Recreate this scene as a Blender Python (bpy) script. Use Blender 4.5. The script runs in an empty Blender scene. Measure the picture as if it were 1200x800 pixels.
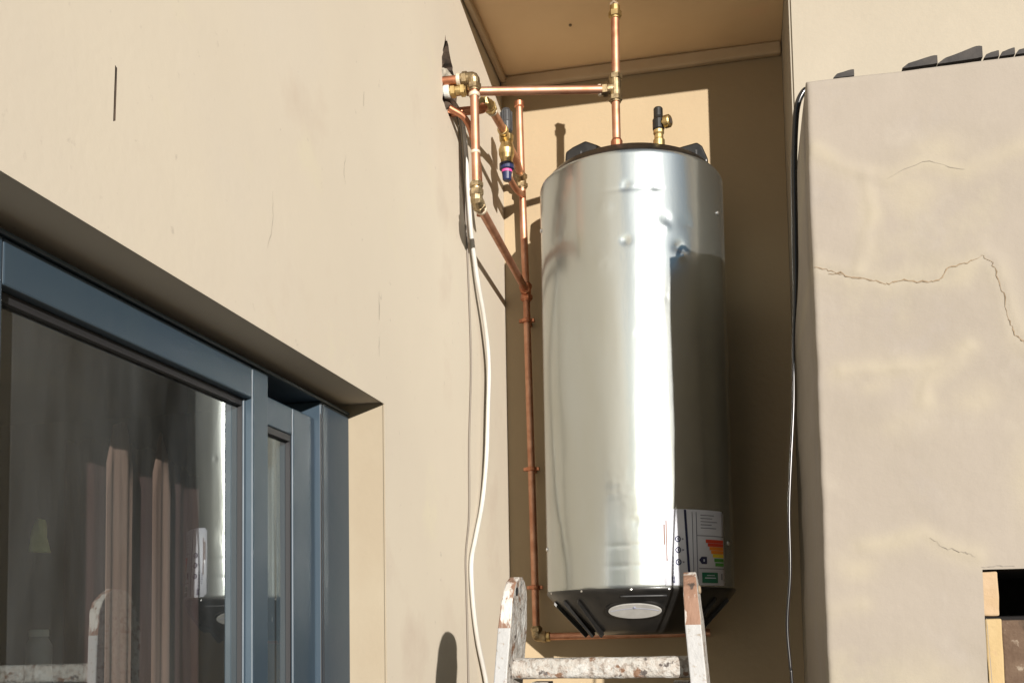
import bpy, bmesh, math, random
from mathutils import Vector, Matrix, noise
random.seed(7)
PI = math.pi
sc = bpy.context.scene
COL = sc.collection

# ------------------------------------------------------------------ camera
cam_d = bpy.data.cameras.new("camera"); cam = bpy.data.objects.new("camera", cam_d); COL.objects.link(cam)
yaw, pitch, roll = math.radians(11.9097), math.radians(4.0411), math.radians(-1.0386)
F = Vector((-math.sin(yaw)*math.cos(pitch), math.cos(yaw)*math.cos(pitch), math.sin(pitch)))
r_ = Vector((math.cos(yaw), math.sin(yaw), 0)); u_ = r_.cross(F)
Rv = math.cos(roll)*r_ + math.sin(roll)*u_; Uv = -math.sin(roll)*r_ + math.cos(roll)*u_
m = Matrix((Rv, Uv, -F)).transposed().to_4x4(); m.translation = (0.7074, -3.0517, 1.6)
cam.matrix_world = m
cam_d.sensor_width = 36; cam_d.lens = 36.083
cam_d.shift_x = -0.01754; cam_d.shift_y = 0.2095
cam_d.clip_start = .05; cam_d.clip_end = 500
sc.camera = cam

# ------------------------------------------------------------------ light
SUN = Vector((0.512, -1.0, 0.167)).normalized()          # towards the sun
w = bpy.data.worlds.new("World"); sc.world = w; w.use_nodes = True
nt = w.node_tree
bg = nt.nodes.get('Background') or nt.nodes.new('ShaderNodeBackground')
sky = nt.nodes.new('ShaderNodeTexSky'); sky.sky_type = 'NISHITA'; sky.sun_disc = False
sky.sun_elevation = math.asin(SUN.z); sky.sun_rotation = math.atan2(SUN.x, SUN.y)
sky.air_density = 1.0; sky.dust_density = 0.0
nt.links.new(sky.outputs[0], bg.inputs[0]); bg.inputs[1].default_value = 0.05
sd = bpy.data.lights.new("sun", 'SUN'); sd.energy = 5.0; sd.angle = math.radians(0.5); sd.color = (1, .935, .85)
so = bpy.data.objects.new("sun", sd); COL.objects.link(so); so.location = SUN*20
so.rotation_euler = SUN.to_track_quat('Z', 'Y').to_euler()
sc.view_settings.view_transform = 'Standard'; sc.view_settings.look = 'None'
sc.view_settings.exposure = 0.80; sc.view_settings.gamma = 1

# ------------------------------------------------------------------ materials
def mat(name, col, rough=.8, metal=0., col2=None, cscale=6., detail=6., bump=0., bscale=60., spec=.5,
        stretch=(1, 1, 1), contrast=(.35, .65), rvar=0., bump2=0., b2scale=8., spots=None):
    M = bpy.data.materials.new(name); M.use_nodes = True
    n = M.node_tree.nodes; L = M.node_tree.links; p = n['Principled BSDF']
    p.inputs['Roughness'].default_value = rough; p.inputs['Metallic'].default_value = metal
    p.inputs['Specular IOR Level'].default_value = spec
    tc = n.new('ShaderNodeTexCoord'); mp = n.new('ShaderNodeMapping'); mp.inputs['Scale'].default_value = stretch
    L.new(tc.outputs['Object'], mp.inputs[0])
    def nz(s, d=6., r=.55):
        t = n.new('ShaderNodeTexNoise'); t.inputs['Scale'].default_value = s; t.inputs['Detail'].default_value = d
        t.inputs['Roughness'].default_value = r; L.new(mp.outputs[0], t.inputs['Vector']); return t
    def ramp(src, a, b, c0=(0, 0, 0, 1), c1=(1, 1, 1, 1)):
        r = n.new('ShaderNodeValToRGB'); r.color_ramp.elements[0].position = a; r.color_ramp.elements[1].position = b
        r.color_ramp.elements[0].color = c0; r.color_ramp.elements[1].color = c1; L.new(src, r.inputs[0]); return r
    p.inputs['Base Color'].default_value = (*col, 1)
    out = None
    if col2:
        t = nz(cscale, detail); r = ramp(t.outputs[0], *contrast, (*col, 1), (*col2, 1)); out = r.outputs[0]
    if spots:                                            # (colour, scale, threshold)
        for (c3, s3, a3, b3) in spots:
            t = nz(s3, 5, .6); r = ramp(t.outputs[0], a3, b3); mx = n.new('ShaderNodeMixRGB')
            L.new(r.outputs[0], mx.inputs[0])
            if out: L.new(out, mx.inputs[1])
            else: mx.inputs[1].default_value = (*col, 1)
            mx.inputs[2].default_value = (*c3, 1); out = mx.outputs[0]
    if out: L.new(out, p.inputs['Base Color'])
    if rvar:
        t = nz(cscale*2, 4); mr = n.new('ShaderNodeMapRange'); mr.inputs[3].default_value = max(.02, rough-rvar)
        mr.inputs[4].default_value = min(1, rough+rvar); L.new(t.outputs[0], mr.inputs[0]); L.new(mr.outputs[0], p.inputs['Roughness'])
    if bump or bump2:
        prev = None
        for (b, s, dist) in ((bump, bscale, .004), (bump2, b2scale, .03)):
            if not b: continue
            t = nz(s, 5); bn = n.new('ShaderNodeBump'); bn.inputs['Strength'].default_value = b
            bn.inputs['Distance'].default_value = dist; L.new(t.outputs[0], bn.inputs['Height'])
            if prev: L.new(prev.outputs[0], bn.inputs['Normal'])
            prev = bn
        L.new(prev.outputs[0], p.inputs['Normal'])
    return M

M = {}
M['paint'] = mat('beige wall paint', (0.486, 0.431, 0.352), .85, col2=(0.520, 0.465, 0.378), cscale=1.3, bump=.07, bscale=70, bump2=.025, b2scale=4,
                 spots=[((0.486, 0.436, 0.369), .8, .55, .75), ((0.444, 0.373, 0.302), 2.7, .56, .76), ((0.517, 0.468, 0.357), 4.5, .60, .78), ((0.405, 0.355, 0.295), 38, .66, .74)])
M['reveal'] = mat('smooth reveal darkened for sun', (0.258, 0.215, 0.154), .85, col2=(0.279, 0.240, 0.178), cscale=4, bump=.12, bscale=60)  # wall colour darkened to offset the direct sun on the door reveal
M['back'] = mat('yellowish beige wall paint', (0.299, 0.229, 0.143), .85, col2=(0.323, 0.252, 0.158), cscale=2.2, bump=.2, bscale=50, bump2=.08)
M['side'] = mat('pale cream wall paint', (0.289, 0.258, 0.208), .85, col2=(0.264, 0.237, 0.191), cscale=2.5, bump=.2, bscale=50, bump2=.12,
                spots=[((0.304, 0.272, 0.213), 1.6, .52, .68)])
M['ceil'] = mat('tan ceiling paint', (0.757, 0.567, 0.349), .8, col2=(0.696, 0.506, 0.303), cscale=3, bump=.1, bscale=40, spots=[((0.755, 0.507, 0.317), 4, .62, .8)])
M['cornice'] = mat('cornice paint', (0.495, 0.384, 0.260), .7, col2=(0.430, 0.330, 0.218), cscale=9)
M['plaster'] = mat('grey beige cement plaster', (0.244, 0.215, 0.183), .92, col2=(0.228, 0.201, 0.169), cscale=4.2, bump=.15, bscale=90, bump2=.08, b2scale=9,
                   spots=[((0.271, 0.243, 0.186), 3.1, .58, .74), ((0.237, 0.212, 0.192), 5.5, .55, .75), ((0.259, 0.230, 0.193), 11, .6, .8)])
M['ridge'] = mat('pale repair plaster', (0.367, 0.320, 0.242), .92, bump=.3)
M['crackm'] = mat('crack shadow dirt', (0.207, 0.155, 0.103), .95)
M['holem'] = mat('broken brick with painted shade', (0.023, 0.016, 0.011), .95, col2=(0.063, 0.041, 0.027), cscale=40, bump=1, bscale=60)  # brick brown made near black, shade of the wall hole put into the colour
M['ground'] = mat('dusty paving', (.045, .038, .028), .95, col2=(.065, .052, .038), cscale=3, bump=.4, bscale=30)
M['frame'] = mat('blue grey window paint', (0.022, 0.040, 0.061), .50, col2=(0.027, 0.046, 0.064), cscale=8, rvar=.1, bump=.05, bscale=200)
M['seal'] = mat('black rubber seal', (.012, .012, .014), .6)
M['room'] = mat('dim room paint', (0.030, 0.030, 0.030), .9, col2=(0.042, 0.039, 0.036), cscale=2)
M['pinkcloth'] = mat('pale pink curtain cloth', (0.195, 0.125, 0.102), .95, col2=(0.140, 0.084, 0.070), cscale=14, stretch=(1, 1, .12), bump=.3, bscale=120)
M['maroon'] = mat('maroon curtain cloth', (0.038, 0.016, 0.017), .95, col2=(0.058, 0.029, 0.028), cscale=16, stretch=(1, 1, .1), bump=.3, bscale=120)
M['black'] = mat('black glossy plastic', (.006, .006, .006), .34, col2=(.012, .011, .010), cscale=20, rvar=.1)
M['blackmatt'] = mat('dark grey plastic', (.022, .023, .026), .5, col2=(.04, .04, .042), cscale=30)
M['jacket'] = mat('galvanised steel jacket', (0.50, .545, .565), .23, 1., col2=(.455, .475, .45), cscale=5, stretch=(1, 1, .25), rvar=.07, bump=.10, bscale=40, bump2=.035, b2scale=9)
M['copper'] = mat('copper pipe', (.60, .34, .23), .52, 1., col2=(.47, .23, .145), cscale=25, rvar=.12, spots=[((.42, .20, .12), 14, .60, .72)])
M['copperd'] = mat('flux stained copper', (.60, .27, .16), .45, 1., col2=(.38, .16, .09), cscale=30, rvar=.12)
M['brass'] = mat('tarnished brass', (.44, .34, .20), .46, 1., col2=(.20, .15, .09), cscale=60, rvar=.12, bump=.1, bscale=300)
M['brassy'] = mat('bright brass', (.66, .50, .24), .40, 1., col2=(.40, .29, .13), cscale=60, rvar=.1)
M['olive'] = mat('solder and tape ring', (.62, .54, .42), .5, .3, col2=(.5, .4, .3), cscale=70)
M['navy'] = mat('dark blue plastic', (.014, .020, .065), .35)
M['magenta'] = mat('pink plastic ring', (.55, .06, .22), .45)
M['white'] = mat('white plastic', (0.562, 0.554, 0.523), .45, col2=(0.499, 0.484, 0.437), cscale=15)
M['cablew'] = mat('white cable sheath', (0.450, 0.438, 0.410), .42, col2=(0.405, 0.387, 0.349), cscale=18)
M['cableb'] = mat('black cable sheath', (.010, .010, .011), .22)
M['greyw'] = mat('grey thin cable', (0.150, 0.128, 0.105), .6)
M['paper'] = mat('label paper', (.62, .64, .70), .30, col2=(.56, .58, .66), cscale=9)
M['ink'] = mat('dark blue ink', (.012, .018, .065), .35)
M['inkg'] = mat('grey ink', (.20, .21, .27), .4)
M['red'] = mat('red ink', (.60, .06, .03), .35); M['orange'] = mat('orange ink', (.75, .24, .03), .35)
M['yellow'] = mat('yellow ink', (.72, .55, .04), .35); M['green'] = mat('green ink', (.06, .26, .04), .35)
M['dgreen'] = mat('dark green ink', (.01, .13, .07), .35)
M['badge'] = mat('pale badge plastic', (0.275, 0.270, 0.259), .45, col2=(0.231, 0.226, 0.215), cscale=30)
M['ladderp'] = mat('paint splashed timber', (0.340, 0.329, 0.309), .7, col2=(0.298, 0.283, 0.257), cscale=22, bump=1., bscale=110, bump2=.4, b2scale=30,
                   spots=[((.20, .17, .145), 75, .50, .60), ((.30, .27, .24), 130, .5, .6), ((0.134, 0.072, 0.041), 34, .57, .62), ((0.062, 0.051, 0.046), 48, .62, .66), ((0.381, 0.376, 0.360), 16, .55, .62)])
M['ladderw'] = mat('white ladder paint', (0.319, 0.319, 0.319), .6, col2=(0.290, 0.290, 0.290), cscale=12, bump=.5, bscale=70,
                   spots=[((.30, .30, .31), 9, .5, .75), ((.22, .19, .16), 95, .60, .68), ((0.213, 0.193, 0.169), 40, .64, .70)])
M['ladderb'] = mat('bare worn timber', (0.218, 0.124, 0.082), .75, col2=(0.158, 0.088, 0.058), cscale=20, stretch=(1, 1, .35), bump=.8, bscale=90,
                   spots=[((0.446, 0.427, 0.397), 30, .54, .59), ((0.050, 0.035, 0.028), 40, .63, .68)])
M['yblock'] = mat('yellow clay brick', (0.315, 0.225, 0.107), .85, col2=(0.348, 0.258, 0.135), cscale=10, bump=.4, bscale=90, spots=[((0.309, 0.202, 0.124), 14, .58, .7)])
M['oblock'] = mat('orange cream clay brick', (0.304, 0.211, 0.117), .85, col2=(0.339, 0.246, 0.158), cscale=16, bump=.4, bscale=90)
M['soot'] = mat('soot', (.006, .005, .005), 1)
M['rust'] = mat('rough brown sooted brickwork', (0.068, 0.040, 0.024), .9, col2=(0.104, 0.068, 0.044), cscale=30, bump=1, bscale=60,
                spots=[((0.208, 0.168, 0.128), 60, .64, .72), ((0.024, 0.016, 0.010), 18, .58, .7)])
M['tile'] = mat('charcoal roof tile', (0.018, 0.016, 0.016), .8, col2=(0.036, 0.031, 0.028), cscale=22, bump=.5, bscale=80)
M['steel'] = mat('bright screw steel', (.7, .7, .7), .3, 1.)
pm = M['plaster'].node_tree; pn = pm.nodes; pb = pn['Principled BSDF']; src = pb.inputs['Base Color'].links[0].from_socket
an = pn.new('ShaderNodeAttribute'); an.attribute_name = 'repair'; pmx = pn.new('ShaderNodeMixRGB'); pmx.inputs[2].default_value = (.278, .246, .190, 1)
pm.links.new(an.outputs['Fac'], pmx.inputs[0]); pm.links.new(src, pmx.inputs[1]); pm.links.new(pmx.outputs[0], pb.inputs['Base Color'])
jm = M['jacket']; n = jm.node_tree.nodes; L = jm.node_tree.links; p1 = n['Principled BSDF']
p2 = n.new('ShaderNodeBsdfPrincipled'); p2.inputs['Metallic'].default_value = 1; p2.inputs['Roughness'].default_value = .52
L.new(p1.inputs['Base Color'].links[0].from_socket, p2.inputs['Base Color'])
mx = n.new('ShaderNodeMixShader'); mx.inputs[0].default_value = .20; L.new(p1.outputs[0], mx.inputs[1]); L.new(p2.outputs[0], mx.inputs[2])
L.new(mx.outputs[0], n['Material Output'].inputs[0])
def glass_mat():
    g = bpy.data.materials.new('door glass'); g.use_nodes = True; n = g.node_tree.nodes; L = g.node_tree.links
    n.remove(n['Principled BSDF']); o = n['Material Output']
    t = n.new('ShaderNodeBsdfTransparent'); t.inputs[0].default_value = (.80, .84, .83, 1)
    gl = n.new('ShaderNodeBsdfGlossy'); gl.inputs['Roughness'].default_value = .015; gl.inputs[0].default_value = (.9, .95, .95, 1)
    ge = n.new('ShaderNodeNewGeometry'); dt = n.new('ShaderNodeVectorMath'); dt.operation = 'DOT_PRODUCT'
    L.new(ge.outputs['Normal'], dt.inputs[0]); L.new(ge.outputs['Incoming'], dt.inputs[1])
    ab = n.new('ShaderNodeMath'); ab.operation = 'ABSOLUTE'; L.new(dt.outputs['Value'], ab.inputs[0])
    om = n.new('ShaderNodeMath'); om.operation = 'SUBTRACT'; om.inputs[0].default_value = 1; L.new(ab.outputs[0], om.inputs[1])
    fr = n.new('ShaderNodeMath'); fr.operation = 'POWER'; fr.inputs[1].default_value = 4.0; L.new(om.outputs[0], fr.inputs[0])
    mr = n.new('ShaderNodeMath'); mr.operation = 'MULTIPLY_ADD'; mr.inputs[1].default_value = .9; mr.inputs[2].default_value = .22
    mr.use_clamp = True
    tx = n.new('ShaderNodeTexNoise'); tx.inputs['Scale'].default_value = 3.5; bn = n.new('ShaderNodeBump')
    bn.inputs['Strength'].default_value = .05; bn.inputs['Distance'].default_value = .02
    L.new(tx.outputs[0], bn.inputs['Height']); L.new(bn.outputs[0], gl.inputs['Normal'])
    mx = n.new('ShaderNodeMixShader'); L.new(fr.outputs[0], mr.inputs[0]); L.new(mr.outputs[0], mx.inputs[0])
    L.new(t.outputs[0], mx.inputs[1]); L.new(gl.outputs[0], mx.inputs[2]); 
    df = n.new('ShaderNodeBsdfDiffuse'); df.inputs[0].default_value = (.60, .66, .70, 1); mx2 = n.new('ShaderNodeMixShader')
    tc = n.new('ShaderNodeTexCoord'); mp = n.new('ShaderNodeMapping'); mp.inputs['Scale'].default_value = (1, 3, .7); du = n.new('ShaderNodeTexNoise')
    du.inputs['Scale'].default_value = 5; du.inputs['Detail'].default_value = 8; L.new(tc.outputs['Object'], mp.inputs[0]); L.new(mp.outputs[0], du.inputs['Vector'])
    rp = n.new('ShaderNodeMapRange'); rp.inputs[1].default_value = .3; rp.inputs[2].default_value = .75; rp.inputs[3].default_value = .012; rp.inputs[4].default_value = .06
    L.new(du.outputs[0], rp.inputs[0]); L.new(rp.outputs[0], mx2.inputs[0])
    L.new(mx.outputs[0], mx2.inputs[1]); L.new(df.outputs[0], mx2.inputs[2]); L.new(mx2.outputs[0], o.inputs[0]); return g
M['glass'] = glass_mat()

# ------------------------------------------------------------------ helpers
def obj(name, bm, m, parent=None, smooth=False, bevel=0., bseg=2, label=None):
    me = bpy.data.meshes.new(name); bmesh.ops.recalc_face_normals(bm, faces=bm.faces) if smooth != 'keep' else None
    bm.to_mesh(me); bm.free()
    for mm in (m if isinstance(m, (list, tuple)) else [m]): me.materials.append(M[mm])
    if smooth:
        me.shade_smooth()
    o = bpy.data.objects.new(name, me); COL.objects.link(o)
    if parent: o.parent = parent; o.matrix_parent_inverse = Matrix.Translation(-parent.location) if parent.type == 'EMPTY' else Matrix()
    if bevel:
        b = o.modifiers.new('bevel', 'BEVEL'); b.width = bevel; b.segments = bseg; b.limit_method = 'ANGLE'; b.harden_normals = False
    if label: o['label'] = label
    return o
def thing(name, label, cat, loc=(0, 0, 0), group=None):
    o = bpy.data.objects.new(name, None); COL.objects.link(o); o.location = loc; o.empty_display_size = .1
    o['label'] = label; o['category'] = cat
    if group: o['group'] = group
    return o
def tag(o, label, cat, group=None):
    o['label'] = label; o['category'] = cat
    if group: o['group'] = group
    return o
def box(bm, x0, x1, y0, y1, z0, z1):
    v = [bm.verts.new((x, y, z)) for z in (z0, z1) for y in (y0, y1) for x in (x0, x1)]
    for f in ((0, 2, 3, 1), (4, 5, 7, 6), (0, 1, 5, 4), (2, 6, 7, 3), (0, 4, 6, 2), (1, 3, 7, 5)): bm.faces.new([v[i] for i in f])
def nb(): return bmesh.new()
def B(*a):
    bm = nb(); box(bm, *a); return bm
def prism(bm, pts, axis, a, b):
    """outline pts (2D) extruded along axis x or y between a and b"""
    def P(p, t): return (t, p[0], p[1]) if axis == 'x' else (p[0], t, p[1])
    A = [bm.verts.new(P(p, a)) for p in pts]; C = [bm.verts.new(P(p, b)) for p in pts]
    bm.faces.new(A); bm.faces.new(C[::-1]); n = len(pts)
    for i in range(n): bm.faces.new([A[i], C[i], C[(i+1) % n], A[(i+1) % n]])
def catmull(pts, k=8):
    P = [Vector(p) for p in pts]; P = [2*P[0]-P[1]] + P + [2*P[-1]-P[-2]]; out = []
    for i in range(1, len(P)-2):
        for j in range(k):
            t = j/k
            out.append(.5*((2*P[i]) + (P[i+1]-P[i-1])*t + (2*P[i-1]-5*P[i]+4*P[i+1]-P[i+2])*t*t + (3*P[i]-P[i-1]-3*P[i+1]+P[i+2])*t**3))
    out.append(P[-2]); return out
def tube(bm, pts, r, seg=12, cap=True):
    P = [Vector(p) for p in pts]; n = None; rings = []
    for i, p in enumerate(P):
        t = ((P[min(i+1, len(P)-1)]-P[max(i-1, 0)])).normalized()
        if n is None:
            n = t.orthogonal().normalized()
        n = (n - t*n.dot(t)).normalized(); b = t.cross(n)
        rr = r[i] if isinstance(r, (list, tuple)) else r
        rings.append([bm.verts.new(p + rr*(math.cos(2*PI*k/seg)*n + math.sin(2*PI*k/seg)*b)) for k in range(seg)])
    for a, c in zip(rings, rings[1:]):
        for k in range(seg): bm.faces.new([a[k], a[(k+1) % seg], c[(k+1) % seg], c[k]])
    if cap: bm.faces.new(rings[0][::-1]); bm.faces.new(rings[-1])
def lathe(bm, prof, o, d, seg=24):
    """profile (t, r) turned about the axis d through o"""
    o = Vector(o); d = Vector(d).normalized(); n = d.orthogonal().normalized()
    if abs(d.z) > .99: n = Vector((1, 0, 0))
    b = d.cross(n); rings = []
    for t, r in prof:
        rings.append([bm.verts.new(o + d*t + max(r, 1e-4)*(math.cos(2*PI*k/seg)*n + math.sin(2*PI*k/seg)*b)) for k in range(seg)])
    for a, c in zip(rings, rings[1:]):
        for k in range(seg): bm.faces.new([a[k], a[(k+1) % seg], c[(k+1) % seg], c[k]])
    bm.faces.new(rings[0][::-1]); bm.faces.new(rings[-1])
def nut(bm, o, d, L=.016, r=.0175):
    """hexagon nut with chamfered ends and a round lip"""
    lathe(bm, [(-L*.5, r*.82), (-L*.38, r), (L*.38, r), (L*.5, r*.82)], o, d, 6)
    lathe(bm, [(-L*.72, r*.70), (-L*.66, r*.76), (L*.66, r*.76), (L*.72, r*.70)], o, d, 20)
def boolcut(o, cut_bm, name):
    me = bpy.data.meshes.new('cut'); cut_bm.to_mesh(me); cut_bm.free(); me.materials.append(M['holem'])
    c = bpy.data.objects.new('cut', me); COL.objects.link(c)
    md = o.modifiers.new('b', 'BOOLEAN'); md.object = c; md.operation = 'DIFFERENCE'; md.solver = 'EXACT'; md.material_mode = 'TRANSFER'
    bpy.context.view_layer.update(); dg = bpy.context.evaluated_depsgraph_get()
    new = bpy.data.meshes.new_from_object(o.evaluated_get(dg)); new.name = name
    o.modifiers.remove(md); old = o.data; o.data = new; bpy.data.meshes.remove(old)
    bpy.data.objects.remove(c); bpy.data.meshes.remove(me)

# ------------------------------------------------------------------ ground
g = obj('ground', B(-60, 60, -60, 60, -.2, 0), 'ground'); g['kind'] = 'structure'

# ------------------------------------------------------------------ house
house = thing('house', 'beige plastered house walls forming a recessed corner behind the water heater', 'house', (0, 0, 0))
bm = nb()
prism(bm, [(-7, 5), (.25, 5), (.25, 0), (-1.098, 0), (-1.098, 2.064), (-2.94, 2.064), (-2.94, 0), (-7, 0)], 'x', -.25, 0)
bmesh.ops.bevel(bm, geom=[e for e in bm.edges if all(abs(v.co.x) < 1e-6 and v.co.z < 4.9 and v.co.y < -1 for v in e.verts)],
                offset=.004, segments=3, affect='EDGES')
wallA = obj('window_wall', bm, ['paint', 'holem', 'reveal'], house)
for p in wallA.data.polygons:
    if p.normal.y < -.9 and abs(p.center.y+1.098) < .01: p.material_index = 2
# broken plaster opening where the pipes come out, and a chased slit
bm = nb(); rr = random.Random(3); pts = []
ctr = (-.594, 3.005); out = [(-.658, 2.925), (-.60, 2.915), (-.55, 2.94), (-.53, 2.985), (-.535, 3.04), (-.568, 3.065), (-.60, 3.095), (-.632, 3.108), (-.650, 3.065), (-.662, 3.0)]
n_ = len(out)
for i in range(n_):
    a, b = Vector(out[i]), Vector(out[(i+1) % n_])
    for k in range(4):
        p = a.lerp(b, k/4); pts.append((p.x + rr.uniform(-.006, .006), p.y + rr.uniform(-.007, .007)))
prism(bm, pts, 'x', -.22, .02); bmesh.ops.recalc_face_normals(bm, faces=bm.faces); boolcut(wallA, bm, 'window_wall')
bm = nb(); prism(bm, [(-2.0145, 2.200), (-2.0100, 2.203), (-2.0088, 2.235), (-2.0078, 2.268), (-2.0118, 2.270), (-2.0132, 2.236)], 'x', -.02, .02)
bmesh.ops.recalc_face_normals(bm, faces=bm.faces); boolcut(wallA, bm, 'window_wall')

def crack(poly, place, width, m='crackm', parent=None, jit=.003, name='crack', seed=1, sub=6):
    """thin ribbon following a crack; place(u, v) gives the surface point and (du) in-plane directions"""
    rg = random.Random(seed); P = []
    for i in range(len(poly)-1):
        for k in range(sub):
            t = k/sub; P.append((poly[i][0]*(1-t)+poly[i+1][0]*t+rg.uniform(-jit, jit), poly[i][1]*(1-t)+poly[i+1][1]*t+rg.uniform(-jit, jit)))
    P.append(poly[-1]); bm = nb(); L = []
    for i, p in enumerate(P):
        a, b = P[max(i-1, 0)], P[min(i+1, len(P)-1)]; d = Vector((b[0]-a[0], b[1]-a[1])).normalized(); nn = Vector((-d.y, d.x))
        ww = width*rg.uniform(.3, 1.)*math.sin(PI*(i+.6)/(len(P)+.2))**.4/2
        L.append([bm.verts.new(place(p[0]+nn.x*ww, p[1]+nn.y*ww)), bm.verts.new(place(p[0]-nn.x*ww, p[1]-nn.y*ww))])
    for a, b in zip(L, L[1:]): bm.faces.new([a[0], a[1], b[1], b[0]])
    return obj(name, bm, m, parent)
onA = lambda u, v: Vector((.0006, u, v))
crack([(-1.128, 2.285), (-1.129, 2.225)], onA, .0022, 'greyw', house, .001, seed=4)
crack([(-1.130, 2.190), (-1.131, 2.150)], onA, .002, 'greyw', house, .001, seed=5)
crack([(-1.205, 2.66), (-1.207, 2.63)], onA, .002, 'greyw', house, .001, seed=6)
crack([(-1.30, 2.49), (-1.31, 2.45), (-1.305, 2.43)], onA, .0015, 'greyw', house, .002, seed=7)
crack([(-1.62, 2.19), (-1.60, 2.25), (-1.603, 2.29)], onA, .001, 'greyw', house, .002, seed=8)

obj('back_wall', B(.0005, .8595, 0, .25, 0, 5), 'back', house)
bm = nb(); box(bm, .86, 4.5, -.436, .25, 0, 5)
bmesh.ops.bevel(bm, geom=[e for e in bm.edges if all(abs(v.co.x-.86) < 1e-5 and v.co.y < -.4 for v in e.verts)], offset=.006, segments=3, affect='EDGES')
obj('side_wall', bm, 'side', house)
ceil = obj('ceiling', B(.001, .859, -.662, -.001, 3.33, 3.46), 'ceil', house)
obj('cornice', B(.002, .020, -.655, -.026, 3.306, 3.3285), 'cornice', ceil, bevel=.005)
obj('cornice', B(.002, .858, -.024, -.001, 3.290, 3.3285), 'cornice', ceil, bevel=.006)
obj('soffit_board', B(.8605, 4.5, -.662, -.4375, 3.33, 3.46), 'ceil', ceil)
obj('fascia_board', B(.001, 4.5, -.685, -.664, 3.331, 3.50), 'cornice', ceil, bevel=.003)
bm = nb(); lathe(bm, [(-.003, .004), (0, .0045), (.002, .003)], (.262, -.245, 3.329), (0, 0, 1), 10); obj('nail_head', bm, 'crackm', ceil)

# ------------------------------------------------------------------ sliding door
DH = 2.046
bm = nb()
box(bm, -.20, -.078, -1.24, -1.0985, 0, DH-.006)                       # wide jamb
box(bm, -.20, -.078, -2.9395, -2.88, 0, DH-.006)
box(bm, -.20, -.0755, -2.9395, -1.0985, DH-.005, DH+.001)               # head strip
box(bm, -.19, -.13, -2.9395, -1.0985, DH+.0015, 2.0635)                 # head packed under the soffit
box(bm, -.20, -.07, -2.9395, -1.0985, 0.002, .03)
door = obj('sliding_door', bm, 'frame', house, bevel=.0018)
obj('jamb_seal', B(-.0790, -.0772, -1.2405, -1.2375, 0.03, DH-.03), 'seal', door)
bm = nb(); box(bm, -.0795, -.0768, -1.232, -1.230, .03, DH-.008); obj('jamb_groove', bm, 'seal', door)
def sash(y0, y1, x0, x1, top, sl, sr, rail, lbl):
    s = obj('sash', B(x0, x1, y1-sr, y1, .035, top), 'frame', door, bevel=.0025, label=lbl)
    s.data.name = 'sash'
    bm = nb(); box(bm, x0, x1-.0006, y0, y0+sl, .035, top); obj('stile', bm, 'frame', s, bevel=.0025)
    obj('top_rail', B(x0, x1-.0010, y0+sl+.0005, y1-sr-.0005, top-rail, top), 'frame', s, bevel=.0025)
    obj('bottom_rail', B(x0, x1-.0010, y0+sl+.0005, y1-sr-.0005, .035, .035+rail*1.2), 'frame', s, bevel=.0025)
    xg = -.103
    # rubber bead round the pane
    bm = nb(); a, b = y0+sl, y1-sr
    box(bm, xg+.0005, xg+.009, a+.0005, a+.006, .09, top-rail-.0005); box(bm, xg+.0005, xg+.009, b-.006, b-.0005, .09, top-rail-.0005)
    box(bm, xg+.0005, xg+.009, a+.0065, b-.0065, top-rail-.012, top-rail-.0006)
    obj('rubber_bead', bm, 'seal', s)
    bm = nb(); v = [bm.verts.new(p) for p in ((xg, a-.004, .07), (xg, b+.004, .07), (xg, b+.004, top-rail+.004), (xg, a-.004, top-rail+.004))]
    bm.faces.new(v); obj('glass_pane', bm, 'glass', s)
    return s
sash(-2.165, -1.460, -.118, -.0775, DH-.007, .07, .055, .053, 'wide front sash nearest the camera')
sash(-1.52, -1.2405, -.125, -.090, 2.008, .055, .095, .050, 'narrow rear sash beside the jamb')
sash(-2.879, -2.10, -.125, -.119, 2.008, .055, .07, .050, 'far left rear sash')
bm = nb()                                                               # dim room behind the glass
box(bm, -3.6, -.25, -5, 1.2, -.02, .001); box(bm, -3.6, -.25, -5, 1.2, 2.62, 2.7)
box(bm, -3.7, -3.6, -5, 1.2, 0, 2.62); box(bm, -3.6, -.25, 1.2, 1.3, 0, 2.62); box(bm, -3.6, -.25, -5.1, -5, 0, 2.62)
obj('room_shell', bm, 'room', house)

def curtain(x, y0, y1, z0, z1, n, amp, m, name, label, seed, droop=.0):
    rg = random.Random(seed); ph = [rg.uniform(0, 6) for _ in range(4)]; bm = nb(); NU, NV = 90, 30; G = []
    for j in range(NV+1):
        v = j/NV; row = []
        for i in range(NU+1):
            u = i/NU; gather = 1-.25*math.sin(PI*v*.6)*.5
            f = math.sin(u*n*2*PI+ph[0]+.5*math.sin(v*3+ph[1])) + .35*math.sin(u*n*4.3*PI+ph[2])
            zt = z1 - droop*(2*u-1)**2 - .004*math.sin(u*n*9+ph[3])
            row.append(bm.verts.new((x+amp*f*(.4+.6*(1-v)), y0+(y1-y0)*(.5+(u-.5)*gather), z0+(zt-z0)*v)))
        G.append(row)
    for j in range(NV):
        for i in range(NU): bm.faces.new([G[j][i], G[j][i+1], G[j+1][i+1], G[j+1][i]])
    o = obj(name, bm, m, None, True); sm = o.modifiers.new('t', 'SOLIDIFY'); sm.thickness = .002
    return tag(o, label, 'curtain')
curtain(-.30, -1.590, -1.505, .12, 1.955, 1.6, .0045, 'pinkcloth', 'curtain', 'pale pink gathered curtain behind the glass, left of the two pale folds', 1, .07)
curtain(-.30, -1.455, -1.395, .12, 1.955, 1.2, .004, 'pinkcloth', 'curtain', 'pale pink gathered curtain behind the glass, right of the two pale folds', 2, .07)
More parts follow.
